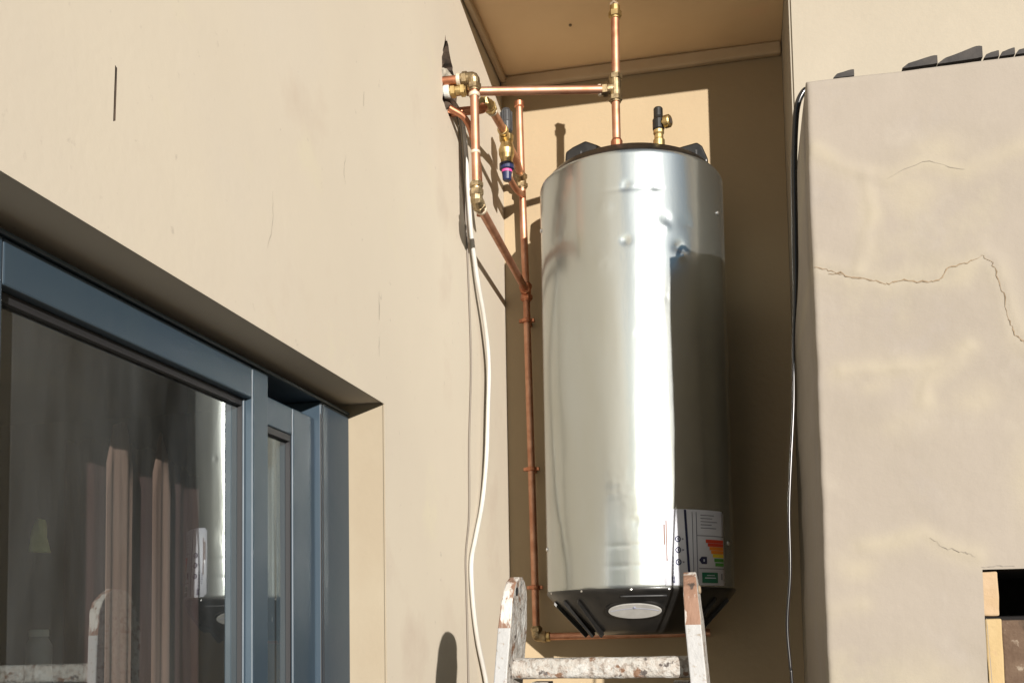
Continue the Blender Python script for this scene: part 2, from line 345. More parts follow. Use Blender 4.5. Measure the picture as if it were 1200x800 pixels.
curtain(-.36, -1.64, -1.17, .12, 1.94, 5, .008, 'maroon', 'curtain', 'dark maroon curtain hanging behind the two pale pink ones', 3, .03)

# small things in the room
bm = nb(); NU = 14; G = []
for j in range(13):
    v = j/12; row = []
    for i in range(NU):
        a = 2*PI*i/NU; rad = .007+.013*(1-v)**.7+.003*math.sin(3*a+4*v); row.append(bm.verts.new((-.33+rad*.5*math.cos(a), -1.700+rad*math.sin(a), 1.728+.050*v)))
    G.append(row)
for j in range(12):
    for i in range(NU): bm.faces.new([G[j][i], G[j][(i+1) % NU], G[j+1][(i+1) % NU], G[j+1][i]])
M['ycloth'] = mat('yellow green cloth', (.50, .50, .22), .9, col2=(.36, .37, .14), cscale=30)
tag(obj('hanging_cloth', bm, 'ycloth', None, True), 'small yellow green cloth hanging behind the glass of the door', 'cloth')
def jar(x, y, z, h, r, m, lab):
    t = thing('jar', lab, 'jar', (x, y, z)); bm = nb(); lathe(bm, [(0, r*.9), (.006, r), (h*.75, r), (h*.86, r*.72), (h*.9, r*.7)], (x, y, z), (0, 0, 1), 20)
    obj('body', bm, m, t, True); bm = nb(); lathe(bm, [(h*.9, r*.76), (h, r*.76), (h+.002, r*.7)], (x, y, z), (0, 0, 1), 20); obj('lid', bm, 'white', t)
t = thing('table', 'low shelf table behind the door glass holding two pale jars', 'table', (-.42, -1.72, 0))
obj('tabletop', B(-.56, -.30, -1.95, -1.58, 1.50, 1.525), 'badge', t, bevel=.003)
for dx, dy in ((-.55, -1.94), (-.32, -1.94), (-.55, -1.60), (-.32, -1.60)): obj('leg', B(dx, dx+.018, dy, dy+.018, 0.002, 1.4995), 'room', t)
jar(-.36, -1.66, 1.5255, .085, .019, 'badge', 'taller pale jar on the shelf table behind the glass')
jar(-.38, -1.755, 1.5255, .072, .015, 'inkg', 'smaller grey jar on the shelf table behind the glass')

# ------------------------------------------------------------------ outdoor fireplace (low wall on the right)
fp = thing('outdoor_fireplace', 'low grey beige plastered fireplace block with cracked face and small dark opening', 'fireplace', (1.6, -.77, 0))
YF, XL, ZT = -1.11, .8455, 2.622
OX0, OX1, OZ0, OZ1 = 1.116, 1.85, .75, 1.690
ridges = [([(.859, 2.487), (.903, 2.449), (.985, 2.415), (1.046, 2.441), (1.119, 2.417), (1.221, 2.452)], .0022, .012),
          ([(.944, 2.428), (.956, 2.354), (.941, 2.29), (.926, 2.247)], .0022, .010),
          ([(.889, 2.062), (1.001, 2.062), (1.074, 2.065), (1.111, 2.093), (1.089, 2.071), (1.036, 2.028), (1.03, 1.997)], .003, .012),
          ([(.914, 1.738), (.973, 1.747), (1.017, 1.762), (1.059, 1.733), (1.108, 1.713)], .0022, .010),
          ([(.847, 1.623), (.91, 1.634)], .0018, .007),
          ([(1.10, 2.22), (1.14, 2.262), (1.165, 2.24), (1.19, 2.14), (1.25, 2.03)], .002, .014)]
CR = [(.85, 2.262), (.881, 2.251), (.918, 2.236), (.955, 2.226), (.977, 2.218), (1.0, 2.224), (1.044, 2.215), (1.07, 2.218), (1.084, 2.239), (1.111, 2.242), (1.14, 2.255), (1.157, 2.243), (1.162, 2.222), (1.173, 2.182), (1.18, 2.135), (1.19, 2.107), (1.209, 2.087), (1.23, 2.06)]
def pdist(p, poly):
    best = 9
    for a, b in zip(poly, poly[1:]):
        ax, az = a; bx, bz = b; dx, dz = bx-ax, bz-az; t = max(0, min(1, ((p[0]-ax)*dx+(p[1]-az)*dz)/(dx*dx+dz*dz)))
        best = min(best, math.hypot(p[0]-ax-t*dx, p[1]-az-t*dz))
    return best
def relief(x, z):
    h = .0035*noise.noise(Vector((x*5, 1.3, z*5))) + .0014*noise.noise(Vector((x*17, 5, z*17))) + .0005*noise.noise(Vector((x*60, 9, z*60)))
    if x < 1.35 and z > 1.4:
        wob = .012*noise.noise(Vector((x*22, 3, z*22)))
        for poly, a, wd in ridges:
            d = pdist((x, z), poly) + wob*.6
            h += a*math.exp(-(d/wd)**2)
        d = pdist((x, z), CR); h += .0022*math.exp(-(d/.022)**2) - .0022*math.exp(-(d/.0035)**2)
        for (cx, cz, a, s) in ((1.03, 2.36, .002, .05), (.97, 1.97, .003, .05), (.99, 2.07, .0025, .02), (1.2, 1.9, .003, .05), (1.0, 1.5, .002, .06)):
            h += a*math.exp(-((x-cx)**2+(z-cz)**2)/s**2)
    return h
def patch_mask(x, z):
    if x > 1.35 or z < 1.4: return 0.
    m_ = 0; n1 = noise.noise(Vector((x*9, 4, z*9))); n2 = noise.noise(Vector((x*30, 8, z*30)))
    for poly, a, wd in ridges: m_ = max(m_, math.exp(-((pdist((x, z), poly)+.010*n1)/(.022+.012*n1))**2))
    m_ = max(m_, .8*math.exp(-(pdist((x, z), CR)/.026)**2))
    for (cx, cz, sx, sz) in ((1.02, 2.385, .05, .035), (.985, 1.955, .06, .03), (.95, 2.03, .03, .02), (1.2, 1.86, .03, .10), (1.03, 1.50, .07, .05), (1.08, 2.46, .06, .03), (1.12, 2.0, .04, .03), (.90, 1.70, .04, .03)):
        m_ = max(m_, .95*math.exp(-((x-cx)/sx)**2-((z-cz)/sz)**2))
    return .8*max(0., min(1., m_*(.75+.7*n1+.35*n2)))
cols = [(XL, .674), (XL, .40), (XL, .15), (XL, .04), (XL, .01), (XL+.001, .005), (XL+.003, .002), (XL+.007, 0)]
x = XL+.012
while x < 1.30: cols.append((x, 0)); x += .006
while x < 2.6: cols.append((x, 0)); x += .05
rows = []; z = 0.0
while z < 1.40: rows.append((z, 0)); z += .05
while z < ZT-.012: rows.append((z, 0)); z += .006
rows += [(ZT-.007, 0), (ZT-.003, .002), (ZT-.001, .005), (ZT, .01), (ZT, .674)]
def snap(L, val):
    k = min(range(9, len(L)-5), key=lambda i: abs(L[i][0]-val)); L[k] = (val, 0); return k
ci0, ci1 = snap(cols, OX0), snap(cols, OX1); ri0, ri1 = snap(rows, OZ0), snap(rows, OZ1)
bm = nb(); G = []
for (z, rz) in rows:
    row = []
    for (x, cx) in cols:
        off = max(rz, cx); wob = .003*noise.noise(Vector((3, 7, z*4))) + .0012*noise.noise(Vector((3, 7, z*19)))
        wobz = .003*noise.noise(Vector((x*5, 2, 2)))
        y = YF+off-(relief(x, z) if off == 0 else relief(x, z)*(1 if off < .02 else 0))
        row.append(bm.verts.new((x+(wob if x < XL+.02 else 0)+(.0045*noise.noise(Vector((1, off*6, z*6))) if cx > .1 else 0), y, z+(wobz if z > ZT-.02 else 0))))
    G.append(row)
PATCH = []
for (z, rz) in rows:
    for (x, cx) in cols:
        PATCH.append(patch_mask(x, z))
for j in range(len(rows)-1):
    for i in range(len(cols)-1):
        if ci0 <= i < ci1 and ri0 <= j < ri1: continue
        bm.faces.new([G[j][i], G[j][i+1], G[j+1][i+1], G[j+1][i]])
# side skirt needs extra loops so the left cheek is subdivided
pc = obj('plaster_coat', bm, 'plaster', fp, True)
at = pc.data.attributes.new('repair', 'FLOAT', 'POINT')
at.data.foreach_set('value', PATCH)
bm = nb()                                                                # core, set in from the coat, with the firebox recess
prism(bm, [(XL+.012, 0), (OX0-.012, 0), (OX0-.012, ZT-.012), (XL+.012, ZT-.012)], 'y', YF+.02, -.438)
prism(bm, [(OX0-.0115, OZ1+.012), (OX1+.012, OZ1+.012), (OX1+.012, ZT-.012), (OX0-.0115, ZT-.012)], 'y', YF+.02, -.438)
prism(bm, [(OX1+.0125, 0), (2.59, 0), (2.59, ZT-.012), (OX1+.0125, ZT-.012)], 'y', YF+.02, -.438)
box(bm, OX0-.011, OX1+.012, YF+.02, -.438, 0, OZ0-.012)
obj('masonry_core', bm, 'soot', fp)
bm = nb(); box(bm, OX0-.011, OX1+.012, -.62, -.60, OZ0-.011, OZ1+.011); box(bm, OX0-.011, OX1+.012, YF+.02, -.62, OZ1+.0005, OZ1+.011)
box(bm, OX0-.011, OX0+.002, YF+.08, -.62, OZ0-.01, OZ1); obj('soot_lining', bm, 'soot', fp)
def rough_block(x0, x1, y0, y1, z0, z1, m, name, seed, amp=.0015, label=None, ch=.004):
    bm = nb(); box(bm, x0, x1, y0, y1, z0, z1)
    bmesh.ops.subdivide_edges(bm, edges=[e for e in bm.edges if e.calc_length() > .03], cuts=6, use_grid_fill=True)
    for v in bm.verts: v.co += Vector([amp*noise.noise(v.co*35+Vector((seed, k*9, 0))) for k in range(3)])
    return obj(name, bm, m, fp, False, .003, 2, label)
rough_block(OX0-.006, OX0+.0255, YF+.0005, YF+.075, 1.608, OZ1-.004, 'oblock', 'brick', 3, label='orange cream brick at the top of the opening')
rough_block(OX0+.0005, OX0+.0285, YF+.002, YF+.075, 1.380, 1.603, 'yblock', 'brick', 5, label='long yellow brick below the orange one')
rough_block(OX0+.0005, OX0+.0285, YF+.002, YF+.075, 1.150, 1.375, 'yblock', 'brick', 6)
rough_block(OX0+.0005, OX0+.0285, YF+.002, YF+.075, .920, 1.145, 'yblock', 'brick', 7)
rough_block(OX0+.030, OX1-.01, YF+.018, YF+.12, .76, 1.600, 'rust', 'sooted_slab', 9, .004, 'rough brown sooty masonry slab closing the lower opening')
onF = lambda u, v: Vector((u, YF-relief(u, v)-.0014, v))
crack(CR[:4], onF, .0030, parent=fp, jit=.002, seed=11); crack(CR[2:11], onF, .0032, parent=fp, jit=.002, seed=12)
crack(CR[10:15], onF, .0022, parent=fp, jit=.002, seed=13); crack(CR[14:], onF, .0030, parent=fp, jit=.002, seed=14)
crack([(.873, 2.247), (.90, 2.243)], onF, .002, parent=fp, jit=.001, seed=15)
crack(ridges[0][0][2:5], lambda u, v: Vector((u, YF-relief(u, v)-.0010, v)), .0008, 'greyw', fp, .003, seed=16)
crack([(1.03, 1.748), (1.06, 1.728), (1.085, 1.722), (1.105, 1.712)], onF, .0010, 'greyw', fp, .003, seed=17)
crack([(1.116, 1.694), (1.14, 1.696), (1.17, 1.694)], onF, .0025, 'greyw', fp, .001, seed=18)
crack([(1.119, 1.604), (1.122, 1.53), (1.124, 1.46)], lambda u, v: Vector((u-.001, YF-.0045, v)), .0015, 'greyw', fp, .0006, seed=19)

# roof tiles lying on top of the low wall
def roof_tile(x, y, z, rz, L, W, h, tilt, label, seed):
    bm = nb(); NU, NV = 16, 8; T = .007; top = []; bot = []
    for j in range(NV+1):
        rt = []; rb = []
        for i in range(NU+1):
            u = i/NU; v = j/NV; e = u**1.15
            zc = (h-.007)*e*(1-.25*max(0, (u-.8)/.2)**2) + .0008*noise.noise(Vector((u*3, v*5, seed)))
            px, py = (u-.5)*L, (v-.5)*W
            rt.append(bm.verts.new((px, py, zc+T*min(1, .15+u*5)))); rb.append(bm.verts.new((px, py, zc*.15 if u > .9 else max(0, zc*.1))))
        top.append(rt); bot.append(rb)
    for j in range(NV):
        for i in range(NU):
            bm.faces.new([top[j][i], top[j][i+1], top[j+1][i+1], top[j+1][i]]); bm.faces.new([bot[j][i], bot[j+1][i], bot[j+1][i+1], bot[j][i+1]])
    for j in range(NV):
        bm.faces.new([top[j][0], top[j+1][0], bot[j+1][0], bot[j][0]]); bm.faces.new([top[j][-1], bot[j][-1], bot[j+1][-1], top[j+1][-1]])
    for i in range(NU):
        bm.faces.new([top[0][i], bot[0][i], bot[0][i+1], top[0][i+1]]); bm.faces.new([top[-1][i], top[-1][i+1], bot[-1][i+1], bot[-1][i]])
    o = obj('roof_tile', bm, 'tile', None, False, .004, 2); o.location = (x, y, z); o.rotation_euler = (0, tilt, rz)
    return tag(o, label, 'roof tile', 'dark roof tiles lying on the low wall')
ZR = ZT+.0035
roof_tile(.914, -1.040, ZR, .05, .038, .12, .015, 0, 'small rounded dark tile alone near the left end of the low wall', 1)
roof_tile(1.052, -1.045, ZR, .0, .062, .12, .020, 0, 'leftmost wedge of the row of dark tiles, tapering to a point', 2)
roof_tile(1.122, -1.040, ZR, .0, .078, .13, .029, 0, 'largest and tallest dark tile in the row on the low wall', 3)
roof_tile(1.176, -1.045, ZR, .0, .026, .12, .013, 0, 'smallest dark wedge tile right of the largest one', 4)
roof_tile(1.203, -1.045, ZR, .0, .026, .12, .015, 0, 'dark tile second from the right edge of the photo', 5)
roof_tile(1.232, -1.045, ZR, .0, .030, .12, .014, 0, 'dark tile cut off by the right edge of the photo', 6)

# ------------------------------------------------------------------ water heater
TX, TY, TR = .427, -.29, .25
heater = thing('water_heater', 'tall cylindrical water heater in a galvanised steel jacket with black end caps', 'water heater', (TX, TY, 1.58))
dents = [(3.1, 2.709, -.0035, .010), (20.4, 2.705, -.003, .009), (26.1, 2.625, -.004, .012), (26.5, 2.60, .003, .010), (2.3, 2.568, -.004, .010), (33.7, 2.554, -.006, .014), (36, 2.53, .004, .012),
         (12.6, 2.073, -.002, .006), (-14, 2.52, .002, .03), (-6, 1.95, .0018, .05), (5, 1.86, -.0022, .03), (-30, 2.3, .002, .06), (-48, 2.0, .002, .05), (-20, 2.15, -.0015, .02), (-38, 2.62, .0022, .03), (-55, 1.85, -.002, .025), (9, 2.33, -.0012, .008), (40, 2.62, -.002, .02), (-10, 2.66, .002, .02), (-25, 1.78, .0018, .018), (14, 2.45, .0010, .012), (24, 2.42, -.0015, .03)]
bm = nb(); NU, NV = 260, 230; Z0, Z1 = 1.695, 2.802; G = []
for j in range(NV+1):
    z = Z0+(Z1-Z0)*j/NV; row = []
    for i in range(NU):
        a = 2*PI*i/NU; deg = math.degrees(a)
        if deg > 180: deg -= 360
        r = TR + .0010*noise.noise(Vector((math.cos(a)*2.2, math.sin(a)*2.2, z*1.3))) + .0005*noise.noise(Vector((math.cos(a)*7, math.sin(a)*7, z*3)))
        if -90 < deg < 90:
            for (dd, dz, am, s) in dents:
                q = ((math.radians(deg-dd)*TR)**2 + (z-dz)**2)/(s*s)
                if q < 9: r += .62*am*math.exp(-q)*(1+.6*noise.noise(Vector((deg*.4, z*60, 1))))
            r -= .0007*math.exp(-((z-2.70)/.004)**2)*(1 if -20 < deg < 25 else 0)          # faint crease
            r -= .0005*math.exp(-((z-1.80)/.004)**2)*(1 if -20 < deg < 22 else 0)
            r -= .0005*math.exp(-((z-1.75)/.004)**2)*(1 if -20 < deg < 22 else 0)
        if j == 0 or j == NV: r -= .002
        row.append(bm.verts.new((TX+r*math.sin(a), TY-r*math.cos(a), z)))
    G.append(row)
for j in range(NV):
    for i in range(NU): bm.faces.new([G[j][i], G[j][(i+1) % NU], G[j+1][(i+1) % NU], G[j+1][i]])
jacket = obj('jacket', bm, 'jacket', heater, True)
def cyl(a, z, off=0.): a = math.radians(a); return Vector((TX+(TR+off)*math.sin(a), TY-(TR+off)*math.cos(a), z))
# top cap and its two grab handles
bm = nb(); lathe(bm, [(0, .246), (.004, .2455), (.012, .238), (.030, .222), (.042, .20), (.050, .10), (.052, .001)], (TX, TY, 2.800), (0, 0, 1), 96)
cap = obj('top_cap', bm, 'black', heater, True)
def handle(prof):
    bm = nb(); prism(bm, prof, 'y', TY-.050, TY+.045)
    return obj('grab_handle', bm, 'black', cap, False, .006, 3)
handle([(.270, 2.815), (.252, 2.860), (.256, 2.910), (.276, 2.922), (.312, 2.936), (.345, 2.920), (.385, 2.893), (.400, 2.86), (.38, 2.84)])
handle([(.480, 2.845), (.535, 2.880), (.576, 2.889), (.615, 2.896), (.628, 2.884), (.643, 2.845), (.636, 2.812), (.600, 2.825)])
bm = nb()
bm.free()
for a in (.30, .612):
    bm = nb(); box(bm, a-.002, a+.002, TY-.054, TY-.048, 2.85, 2.872 if a > .5 else 2.905); obj('handle_rib', bm, 'blackmatt', cap)
# bottom cap: short skirt, sloping cone with ribs, flat floor
bm = nb(); lathe(bm, [(1.700, .242), (1.6948, .2515), (1.690, .2515), (1.684, .2475), (1.670, .236), (1.640, .206), (1.610, .175), (1.592, .154), (1.584, .142), (1.580, .12), (1.580, .001)][::-1], (TX, TY, 0), (0, 0, 1), 96)
bot = obj('bottom_cap', bm, 'black', heater, True)
bot.modifiers.new('es', 'EDGE_SPLIT').split_angle = math.radians(35)
for k, a in enumerate([-66, -50, -36, 58, 76]):
    bm = nb(); s_, c_ = math.sin(math.radians(a)), math.cos(math.radians(a)); t_ = Vector((c_, s_, 0))*.0025
    def q(r, z): return Vector((TX+r*s_, TY-r*c_, z))
    ps = [q(.238, 1.671), q(.240, 1.662), q(.156, 1.574), q(.147, 1.582), q(.150, 1.592)]
    A = [bm.verts.new(p-t_) for p in ps]; C_ = [bm.verts.new(p+t_) for p in ps]; bm.faces.new(A); bm.faces.new(C_[::-1])
    for i in range(5): bm.faces.new([A[i], C_[i], C_[(i+1) % 5], A[(i+1) % 5]])
    obj('rib', bm, 'black', bot)
# oval access cover on the front of the cone
nrm = Vector((0, -.74, -.67)).normalized(); cc = Vector((TX+.006, TY-.203, 1.6445)); ex = Vector((1, 0, 0)); ey = nrm.cross(ex)
def ell(bm, a, b, t0, t1, seg=48):
    r0 = [bm.verts.new(cc+ex*a*math.cos(2*PI*k/seg)+ey*b*math.sin(2*PI*k/seg)+nrm*t0) for k in range(seg)]
    r1 = [bm.verts.new(cc+ex*a*math.cos(2*PI*k/seg)+ey*b*math.sin(2*PI*k/seg)+nrm*t1) for k in range(seg)]
    for k in range(seg): bm.faces.new([r0[k], r0[(k+1) % seg], r1[(k+1) % seg], r1[k]])
    bm.faces.new(r0[::-1]); bm.faces.new(r1)
bm = nb(); ell(bm, .0745, .0315, -.03, .006); obj('cover_rim', bm, 'black', bot, False, .002)
bm = nb(); ell(bm, .0665, .0245, .0045, .0090); cov = obj('access_cover', bm, 'badge', bot, False, .0015)
bm = nb(); P_ = [cc+ex*(-.060+.012*k)+ey*(.010-.00035*(k-5)**2)*1.0+nrm*.0096 for k in range(11)]; tube(bm, P_, .0008, 6); obj('cover_groove', bm, 'inkg', bot)
bm = nb(); lathe(bm, [(0, .0035), (.002, .0035), (.0028, .002)], cc+nrm*.009+ey*.013, nrm, 12); obj('cover_screw', bm, 'inkg', bot)
bm = nb(); P_ = [cyl(a, 1.687-.012*0, .003) for a in range(-8, 24, 4)]; P_ = [Vector((TX+.243*math.sin(math.radians(a)), TY-.243*math.cos(math.radians(a)), 1.6755)) for a in range(-6, 22, 3)]
tube(bm, P_, .0022, 8); obj('rim_highlight_bead', bm, 'blackmatt', bot, True)
for a in (-62, -30, 0.5, 22): 
    bm = nb(); lathe(bm, [(0, .003), (.0015, .003), (.002, .0015)], Vector((TX+.2505*math.sin(math.radians(a)), TY-.2505*math.cos(math.radians(a)), 1.6915)), (math.sin(math.radians(a)), -math.cos(math.radians(a)), 0), 8)
    obj('rivet', bm, 'steel', bot)
for a, z in ((71.1, 2.681), (70.7, 1.81), (-71, 2.68), (-71, 1.81)):
    bm = nb(); lathe(bm, [(0, .0058), (.002, .0055), (.0035, .003), (.0036, .001)], cyl(a, z, .0005), (math.sin(math.radians(a)), -math.cos(math.radians(a)), 0), 12); obj('screw', bm, 'steel', heater)
# wall brackets
for z in (1.85, 2.60): obj('wall_bracket', B(TX-.13, TX+.13, -.046, -.002, z, z+.05), 'blackmatt', heater)
# printed energy label
def patch(bm, a0, a1, z0, z1, off, n=None):
    n = n or max(2, int(abs(a1-a0)/2)); A = [bm.verts.new(cyl(a0+(a1-a0)*i/n, z0, off)) for i in range(n+1)]; C_ = [bm.verts.new(cyl(a0+(a1-a0)*i/n, z1, off)) for i in range(n+1)]
    for i in range(n): bm.faces.new([A[i], A[i+1], C_[i+1], C_[i]])
LZ0, LZ1 = 1.700, 1.888
bm = nb(); n = 30; A = []; C_ = []
for i in range(n+1):
    a = 18.6+(63.8-18.6)*i/n; e = .0 if 0 < i < n else .008
    A.append(bm.verts.new(cyl(a, LZ0+e, .0022))); C_.append(bm.verts.new(cyl(a, LZ1-e, .0022)))
for i in range(n): bm.faces.new([A[i], A[i+1], C_[i+1], C_[i]])
lab = obj('label_sticker', bm, 'paper', heater, True)
lab.modifiers.new('t', 'SOLIDIFY').thickness = .0008
def ink(name, m, *ps, off=.0030):
    bm = nb()
    for p_ in ps: patch(bm, *p_, off)
    return obj(name, bm, m, lab)
bm = nb()                                                                # slanted dark stripe
for i in range(10):
    z0 = LZ1-.001-(LZ1-1.705)*i/10; z1 = LZ1-.001-(LZ1-1.705)*(i+1)/10; a0 = 32.6+1.9*i/10; a1 = 32.6+1.9*(i+1)/10; wd = .75
    v = [bm.verts.new(cyl(a0-wd, z0, .003)), bm.verts.new(cyl(a0+wd, z0, .003)), bm.verts.new(cyl(a1+wd, z1, .003)), bm.verts.new(cyl(a1-wd, z1, .003))]; bm.faces.new(v)
obj('dark_stripe', bm, 'ink', lab)
ink('fine_rule', 'inkg', (37.0, 37.5, 1.72, 1.882), (39.7, 40.3, 1.715, 1.882))
for z in (1.814, 1.787, 1.757):
    bm = nb(); sg = 20; c0 = 27.8; R0, R1 = .0078, .0048
    o_ = [bm.verts.new(cyl(c0+math.degrees(R0*math.cos(2*PI*k/sg)/TR), z+R0*math.sin(2*PI*k/sg), .003)) for k in range(sg)]
    i_ = [bm.verts.new(cyl(c0+math.degrees(R1*math.cos(2*PI*k/sg)/TR), z+R1*math.sin(2*PI*k/sg), .003)) for k in range(sg)]
    for k in range(sg): bm.faces.new([o_[k], o_[(k+1) % sg], i_[(k+1) % sg], i_[k]])
    patch(bm, c0-.35, c0+.35, z-.003, z+.003, .003, 2)
    obj('round_icon', bm, 'ink', lab)
for q_ in ((30.2, 31.2, 1.812, 1.816), (30.2, 31.4, 1.785, 1.789), (30.3, 31.4, 1.755, 1.759)): ink('caption_mark', 'inkg', q_)
ink('divider', 'inkg', (40.3, 63.0, 1.8225, 1.8245)); ink('divider', 'inkg', (41.0, 63.0, 1.7405, 1.743))
ink('text_lines', 'inkg', *[(43, 43+random.uniform(8, 17), 1.874-.008*k, 1.8758-.008*k) for k in range(5)])
bars = [('red', 1.806, 46.5), ('red', 1.797, 48), ('orange', 1.788, 49.3), ('orange', 1.779, 50.6), ('yellow', 1.770, 52), ('green', 1.759, 53.2), ('green', 1.748, 54)]
for k, (m_, z, a) in enumerate(bars): ink('energy_bar', m_, (a, 62.6, z, z+.0085))
bm = nb(); v = [bm.verts.new(cyl(a, z, .003)) for a, z in ((41.2, 1.763), (43, 1.771), (47, 1.771), (47, 1.753), (43, 1.753))]; bm.faces.new(v); obj('rating_arrow', bm, 'ink', lab)
ink('rating_mark', 'paper', (44.2, 45.2, 1.759, 1.765), off=.0036)
ink('green_panel', 'dgreen', (43.0, 56.0, 1.706, 1.732))
ink('panel_text', 'paper', (45, 54, 1.717, 1.7195), (46.5, 53, 1.724, 1.7255), off=.0036)
ink('side_mark', 'inkg', (59.3, 60.8, 1.714, 1.730))
ink('barcode', 'inkg', *[(21.4+.0, 22.6, 1.735+.0055*k, 1.7375+.0055*k+random.uniform(0, .0015)) for k in range(6)], *[(24.2, 25.0, 1.71+.009*k, 1.717+.009*k) for k in range(7)])
ink('mark_block', 'ink', (23.6, 25.4, 1.706, 1.722))
ink('pink_print', 'pinkcloth', (19.6, 20.3, 1.80, 1.85), (20.8, 21.4, 1.76, 1.86))

# ------------------------------------------------------------------ valve on top of the heater
YV = -.45
vt = thing('relief_valve', 'black and brass relief valve standing upright on top of the water heater', 'valve', (.521, YV, 2.838))
bm = nb(); lathe(bm, [(0, .014), (.004, .015), (.020, .015), (.024, .012), (.034, .0115), (.038, .014), (.046, .014)], (.521, YV, 2.838), (0, 0, 1), 20); obj('brass_base', bm, 'brassy', vt)
bm = nb(); lathe(bm, [(.044, .012), (.050, .0155), (.074, .0155), (.078, .013), (.084, .012), (.104, .012), (.107, .010)], (.521, YV, 2.838), (0, 0, 1), 20); obj('valve_body', bm, 'black', vt)
bm = nb(); lathe(bm, [(.006, .009), (.018, .009), (.0185, .0165), (.031, .0165), (.034, .0135)], (.521, YV, 2.838+.064), (.93, -.35, 0), 24); oo = obj('outlet', bm, 'brassy', vt)
bm = nb(); lathe(bm, [(.0335, .0080), (.0350, .0080)], (.521, YV, 2.838+.064), (.93, -.35, 0), 16); obj('outlet_bore', bm, 'holem', oo)

# ------------------------------------------------------------------ copper pipework
pw = thing('copper_pipework', 'copper pipes with brass fittings running between wall hole and water heater', 'pipework', (.07, -.35, 1.58))
RP = .0110
def pipe(pts, r=RP, m='copper', k=None):
    bm = nb(); P = catmull(pts, k) if k else [Vector(p) for p in pts]
    tube(bm, P, r, 18); o = obj('pipe', bm, m, pw, True); o.modifiers.new('e', 'EDGE_SPLIT').split_angle = math.radians(50); return o
def elbow(p, d1, d2, m='brass', r=.0148, L=.024, n=True):
    """compression elbow at p with arms along d1, d2"""
    p = Vector(p); d1 = Vector(d1).normalized(); d2 = Vector(d2).normalized(); bm = nb()
    P = [p+d1*L, p+d1*L*.5] + [p+d1*L*.5*(1-t)**2+d2*L*.5*t*t for t in (.25, .5, .75)] + [p+d2*L*.5, p+d2*L]
    tube(bm, P, [r, r, r*1.05, r*1.08, r*1.05, r, r], 16)
    if n: nut(bm, p+d1*L, d1, .015, .0180); nut(bm, p+d2*L, d2, .015, .0180)
    return obj('elbow_fitting', bm, m, pw)
def ring(p, d, m='olive', r=.0150, L=.010):
    bm = nb(); lathe(bm, [(-L/2, r*.9), (-L*.3, r), (L*.3, r), (L/2, r*.9)], p, d, 20); return obj('pipe_ring', bm, m, pw)
def coupling(p, d, m='brass', L=.03):
    bm = nb(); p = Vector(p); d = Vector(d).normalized(); lathe(bm, [(-L/2, .0135), (L/2, .0135)], p, d, 18); nut(bm, p-d*L*.42, d, .013, .0175); nut(bm, p+d*L*.42, d, .013, .0175)
    return obj('coupling', bm, m, pw)
Zu = Vector((0, 0, 1)); Xu = Vector((1, 0, 0)); Yu = Vector((0, 1, 0))
# riser above the heater with its tee
rx = .411
pipe([(rx, YV, 2.868), (rx, YV, 2.99)]); pipe([(rx+.002, YV, 3.035), (rx+.004, YV, 3.222)])
bm = nb(); nut(bm, (rx+.004, YV, 3.214), Zu, .018, .0175); lathe(bm, [(0, .0135), (.016, .0135), (.017, .011)], (rx+.004, YV, 3.220), (0, 0, 1), 20); e_ = obj('end_fitting', bm, 'brassy', pw)
bm = nb(); tube(bm, [(rx-.006, YV-.008, 3.238), (rx+.002, YV-.012, 3.243), (rx+.012, YV-.006, 3.237)], .004, 8); obj('thread_tape', bm, 'crackm', e_)
bm = nb(); lathe(bm, [(0, .0125), (.005, .0135), (.012, .0135), (.016, .0155), (.030, .0155), (.036, .0125)], (rx, YV, 2.838), (0, 0, 1), 20); obj('coupling', bm, 'copperd', pw)
bm = nb(); tube(bm, [(rx, YV, 2.985), (rx, YV, 3.04)], .0150, 18); tube(bm, [(rx, YV, 3.012), (rx-.030, YV-.003, 3.0115)], .0145, 18); nut(bm, (rx, YV, 2.984), Zu, .015, .0185); nut(bm, (rx+.001, YV, 3.042), Zu, .015, .0180); nut(bm, (rx-.026, YV-.002, 3.0115), Xu, .016, .0185)
obj('tee_fitting', bm, 'brass', pw)
ring((rx-.041, YV-.002, 3.0115), Xu); ring((rx, YV, 2.862), Zu, 'copperd', .0135, .012)
pipe([(rx-.03, YV-.004, 3.0113), (.053, -.620, 2.961)])
ring((.006, -.640, 2.956), Xu, 'white', .0165, .016)
pipe([(-.10, -.640, 2.957), (.055, -.632, 2.960)], RP, 'copperd'); coupling((.035, -.636, 2.958), (1, .03, .01), 'brassy', .03)
# branch that comes out above and drops straight down
zA = 2.978; xA = .080; yA = -.650
pipe([(-.12, yA, zA+.004), (xA-.03, yA, zA)], RP, 'copperd')
ring((xA-.040, yA, zA), Xu); elbow((xA, yA, zA), -Xu, -Zu)
pipe([(xA, yA, zA-.02), (xA+.002, yA, 2.690)]); ring((xA, yA, zA-.045), Zu, 'olive', .0140, .010)
ring((xA+.001, yA, 2.785), Zu, 'olive', .0122, .008)
d1 = Vector((.078, -.055, 2.628)) - Vector((xA+.002, yA, 2.660)); d1.normalize()
coupling((xA+.002, yA, 2.690), Zu, 'brass', .026); elbow((xA+.002, yA, 2.660), Zu, d1, 'brass', .0150, .022)
pA = Vector((xA+.002, yA, 2.660)); pE = Vector((.078, -.060, 2.628))
ring(pA+d1*.045, d1); pipe([pA+d1*.03, pE])
